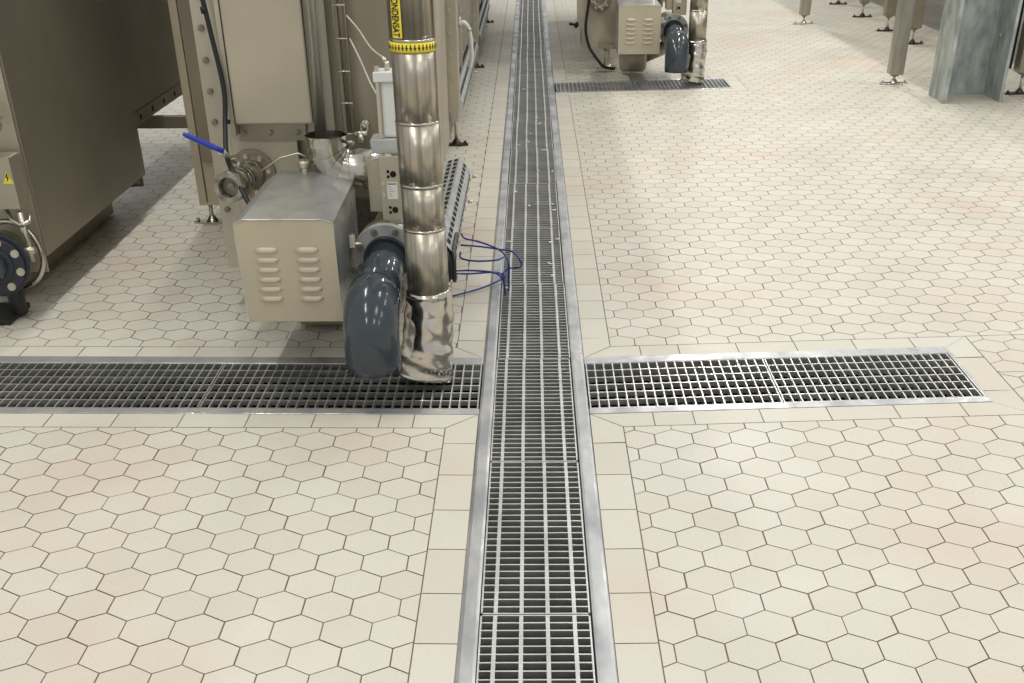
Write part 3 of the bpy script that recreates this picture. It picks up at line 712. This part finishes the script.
# white hose further along
t = thing('drain_hose', 'short thick white hose curving down beyond the nearest slotted tray', 'hose', (-.38, 7.6, .3))
mb = MB(); mb.tube(spline([(-.452,7.62,.59),(-.415,7.62,.60),(-.385,7.64,.56),(-.375,7.66,.48),(-.375,7.68,.40),(-.39,7.7,.33)], 6), .012, 12); part(mb, 'hose', 'white', t)
mb = MB(); mb.tube([(-.475,7.62,.59),(-.44,7.62,.593)], .019, 8, smooth=False); mb.tube([(-.387,7.638,.565),(-.383,7.642,.55)], .015, 12); mb.tube([(-.44,7.62,.57),(-.44,7.62,.63)], .006, 8); part(mb, 'fitting', 'bolt', t)

# ------------------------------------------------------------------ left machine
def machine_left():
    t = thing('process_machine', 'dark-sided stainless machine filling the left edge with a huge plain side panel', 'machine', (-2.4, 4.2, 0))
    mb = MB(); mb.box(-3.3, -1.836, 4.2, 4.212, .143, TOP); part(mb, 'front_plate', 'steel', t, .001)
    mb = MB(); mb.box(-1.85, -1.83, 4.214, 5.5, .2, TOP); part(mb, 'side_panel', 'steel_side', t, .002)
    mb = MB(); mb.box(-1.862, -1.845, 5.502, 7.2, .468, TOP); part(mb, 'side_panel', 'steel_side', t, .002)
    mb = MB(); mb.box(-3.3, -1.852, 4.215, 5.498, .25, TOP-.01); mb.box(-3.3, -2.0, 4.26, 5.45, .035, .25); mb.box(-2.25, -1.864, 5.5, 7.2, .52, TOP-.01); part(mb, 'body', 'steel_dark', t)  # low block under the body is added to darken the floor there
    mb = MB(); mb.prism([(-1.85,5.50,.236),(-1.85,5.50,.144),(-1.97,5.50,.137)], (0,.008,0)); br = part(mb, 'corner_gusset', 'steel_dark', t)
    bolt(t, -1.875, 5.50, .165)
    mb = MB(); mb.box(-1.90, -1.845, 5.53, 7.1, .405, .466); part(mb, 'slotted_beam', 'steel_dark', t, .006)
    for k in range(7):
        mb = MB(); mb.tube([(-1.8445, 5.62+.2*k, .435), (-1.8435, 5.62+.2*k, .435)], .013, 10); part(mb, 'bolt_hole', 'hole', t)
    for z in (.333, .43, .56, .70, .83): bolt(t, -1.88, 4.2, z)
    return t
machine_left()
t = thing('junction_box', 'steel junction box with yellow warning triangle at the left edge of the photo', 'box', (-1.85, 4.1, .5))
mb = MB(); mb.box(-2.04, -1.830, 4.08, 4.18, .412, .585); part(mb, 'housing', 'steel', t, .004)
mb = MB(); mb.box(-2.045, -1.828, 4.074, 4.082, .409, .588); part(mb, 'lid', 'steel', t, .002)
mb = MB(); mb.prism([(-1.866,4.073,.498),(-1.828,4.073,.498),(-1.847,4.073,.541)], (0,-.0006,0)); tr_ = part(mb, 'warning_triangle', 'yellow', t, label='yellow warning triangle')
mb = MB(); mb.prism([(-1.848,4.0722,.533),(-1.854,4.0722,.518),(-1.848,4.0722,.520),(-1.851,4.0722,.504),(-1.841,4.0722,.522),(-1.847,4.0722,.522),(-1.843,4.0722,.533)], (0,-.0004,0)); part(mb, 'lightning_bolt', 'ink', t, sub=tr_)
# foil lagging above the junction box
t = thing('foil_wrapped_pipe', 'shiny foil-wrapped pipe end above the junction box at the left edge', 'pipe', (-1.9, 4.0, .65))
mb = MB(); mb.tube(spline([(-2.25,4.03,.74),(-2.07,4.03,.74),(-1.93,4.03,.72),(-1.845,4.03,.66)], 5), .06, 24, noise=.05); part(mb, 'foil', 'foil', t)
# dark flanged pump with hoses
t = thing('flanged_pump', 'dark blue-black flanged pump with steel bolts at the left edge', 'pump', (-2.0, 4.0, .0))
C0 = Vector((-1.912, 3.95, .243)); ax = Vector((.25,-.96,.08)).normalized()
mb = MB(); mb.tube([C0-ax*.05, C0-ax*.02], .112, 44); mb.tube([C0-ax*.02, C0+ax*.004], .098, 40); mb.tube([C0+ax*.004, C0+ax*.012], .062, 40); o = part(mb, 'rear_flange', 'pvcband', t, .003)
mb = MB(); mb.tube([C0+ax*.015, C0+ax*.05, C0+ax*.06], [.042,.040,.034], 32); part(mb, 'hub', 'pvc', t, .002)
mb = MB(); mb.tube([C0-ax*.06, C0-ax*.2], .09, 28); part(mb, 'casing', 'steel_dark', t)
s_ = ax.cross(Vector((0,0,1))).normalized(); u_ = s_.cross(ax)
for k in range(8):
    a_ = 2*PI*k/8+.3; p = C0+s_*.084*math.cos(a_)+u_*.084*math.sin(a_)
    mb = MB(); mb.tube([p-ax*.0, p+ax*.009], .014, 16); mb.tube([p+ax*.009, p+ax*.020], .010, 6, smooth=False); part(mb, 'bolt', 'bolt', t)
mb = MB(); mb.tube([C0+Vector((0,.1,-.11)), (C0.x, C0.y+.1, fz(2)+.012)], .03, 14); mb.box(C0.x-.16, C0.x+.0, C0.y+.0, C0.y+.2, fz(2)+.002, fz(2)+.02); part(mb, 'stand', 'black', t, .003)
t = thing('steel_hose', 'looped bright steel hose hanging behind the dark flanged pump', 'hose', (-1.85, 4.1, .3))
n = 30; cc = Vector((-1.915, 4.12, .235))
mb = MB(); mb.tube([(cc.x+.105*math.cos(a_), cc.y, cc.z+.120*math.sin(a_)) for a_ in [PI*.62-PI*1.25*k/n for k in range(n+1)]], .010, 12); part(mb, 'hose', 'polish', t)
mb = MB(); mb.tube([(-1.90,4.12,.40),(-1.87,4.08,.37),(-1.83,4.05,.36),(-1.80,4.06,.37),(-1.82,4.12,.385)], .008, 10); mb.tube([(-1.835,4.08,.40),(-1.835,4.08,.22)], .013, 10); mb.tube([(-1.86,4.05,.27),(-1.80,4.05,.27)], .012, 10); part(mb, 'tap', 'bolt', t)
# cross bar between the two machines, skid rails on the floor
t = thing('cross_bar', 'dark horizontal bar spanning between the left machine and the middle machine', 'bar', (-1.7, 6.3, .3))
mb = MB(); mb.box(-2.2, -1.56, 5.96, 6.0, .315, .372); part(mb, 'tube', 'steel_dark', t, .003)

# ------------------------------------------------------------------ far machine on the right and its copies
DX, DY, DZ = 1.55, 5.57, .008
dup(CV, DX, DY, DZ, 'beige louvred box cover over the distant pump at the top of the photo')
dup(PU, DX, DY, DZ, 'rounded steel pump casing showing under the distant louvred cover')
dup(OP, DX, DY, DZ, 'distant blue-grey plastic elbow pipe pointing down beside the far louvred cover')
dup(GV, DX, DY, DZ, 'distant knife gate valve standing above the far flange')
dup(IP, DX, DY, DZ, 'distant steel-jacketed pipe with foil elbow at the end of the far side grate')
dup(BV, DX, DY, DZ, 'distant ball valve at the top edge left of the far louvred cover')
dup(ELB, DX, DY, DZ, 'distant segmented steel elbow over the far louvred cover')
def machine_far():
    t = thing('process_machine', 'distant stainless machine behind the far louvred cover at the top of the photo', 'machine', (.9, 9.77, 0))
    mb = MB(); mb.box(.40, .99, 9.77, 9.782, .166, TOP); mb.box(.40, .41, 9.782, 10.1, .166, TOP); part(mb, 'front_plate', 'steel', t, .001)
    mb = MB(); mb.box(.45, 1.06, 10.1, 13.2, .42, TOP-.01); part(mb, 'body', 'steel_dark', t)
    mb = MB(); mb.prism([(.40,9.77,.30),(.375,9.77,.32),(.36,9.77,.34),(.345,9.77,.8),(.40,9.77,.8)], (0,.012,0)); part(mb, 'side_flange', 'steel', t)
    for z in (.42, .52, .62): bolt(t, .43, 9.77, z)
    mb = MB(); mb.tube([(.37,9.77,.33),(.30,9.74,.345)], .010, 8); mb.tube([(.36,9.76,.33),(.35,9.755,.335)], .022, 10); part(mb, 'side_stud', 'black', t)
    foot(t, .62, 9.80, .17, span=.07)
    mb = MB(); mb.box(.655,.70,9.70,9.75,.25,.8); part(mb, 'upright', 'door', t, .002)
    bolt(t, .68, 9.70, .36)
    return t
machine_far()
t = thing('power_cable', 'black cable looping down to the floor in front of the distant machine', 'cable', (.5, 9.7, .2))
mb = MB(); mb.tube(spline([(.47,9.72,1.2),(.47,9.70,.8),(.445,9.70,.5),(.425,9.68,.33),(.45,9.66,.2),(.52,9.64,.1),(.58,9.64,.045),(.66,9.66,.03)], 8), .011, 10); part(mb, 'sheath', 'black', t)

# ------------------------------------------------------------------ steel column and machine legs on the right
def column():
    t = thing('steel_column', 'patchy blue-grey galvanised steel column with open channel section at the right', 'column', (2.96, 8.25, .03))
    z0, z1 = .034, TOP+.6
    mb = MB(); mb.box(2.765, 2.787, 8.09, 8.42, z0, z1); part(mb, 'flange', 'galv', t, .002)
    mb = MB(); mb.box(3.137, 3.159, 8.09, 8.42, z0, z1); part(mb, 'flange', 'galv', t, .002)
    mb = MB(); mb.box(2.787, 3.137, 8.40, 8.42, z0, z1); part(mb, 'web', 'galv', t)
    for z in (.13, .19, .25, .42): bolt(t, 3.137, 8.30, z, '-x', r=.010)
    bolt(t, 2.787, 8.12, .36, 'x', r=.008); 
column()
def leg(x, y, zb, wdt, label, group=None, ang=0, mt='leg'):
    t = thing('machine_leg', label, 'leg', (x, y, fz(x)), group)
    h = wdt/2; mb = MB()
    mb.box(x-h, x+h, y-h, y+h, zb, TOP); part(mb, 'post', mt, t, .008)
    mb = MB(); mb.tube([(x,y,zb-.012),(x,y,zb+.002)], wdt*.3, 12); part(mb, 'end_cap', 'steel_dark', t)
    foot(t, x, y, zb-.01, span=.10, ang=ang, mt='foot_shade' if mt == 'steel_dark' else 'polish')
    return t
leg(2.645, 8.87, .10, .10, 'thick square steel leg nearest the galvanised column, on a two-armed foot', ang=.05)
leg(2.69, 12.3, .115, .095, 'lone distant square steel leg left of the dark row of legs', ang=.05)
g_ = 'row of dark machine legs beyond the thick leg'
leg(3.38, 8.386, .18, .11, 'dark square leg right of the galvanised column at the right edge', None, .1, 'steel_dark')
leg(3.335, 10.82, .17, .10, 'dark leg just right of the thick square leg, nearest of the distant row', g_, .1, 'steel_dark')
leg(3.345, 11.68, .17, .10, 'dark leg second nearest in the distant row, left of the thick leg', g_, .1, 'steel_dark')
leg(3.38, 12.75, .17, .09, 'dark leg third in the distant row beside the thick leg', g_, .1, 'steel_dark')
leg(3.40, 13.9, .17, .09, 'dark leg fourth in the distant row at the top edge', g_, .1, 'steel_dark')
t = thing('conveyor_machine', 'dark machine bed overhead on the row of legs at the top right', 'machine', (4.2, 11, .8))
mb = MB(); mb.box(3.55, 5.3, 8.0, 17, .85, 1.5); part(mb, 'bed', 'steel_dark', t, .01)
mb = MB(); mb.box(3.235, 3.33, 8.48, 8.52, .19, 1.6); part(mb, 'hanging_panel', 'black', t, .004)
for y in (9.4, 13.2, 16.5):
    mb = MB(); mb.box(4.9, 5.0, y, y+.1, .08, .96); part(mb, 'rear_leg', 'steel_dark', t)
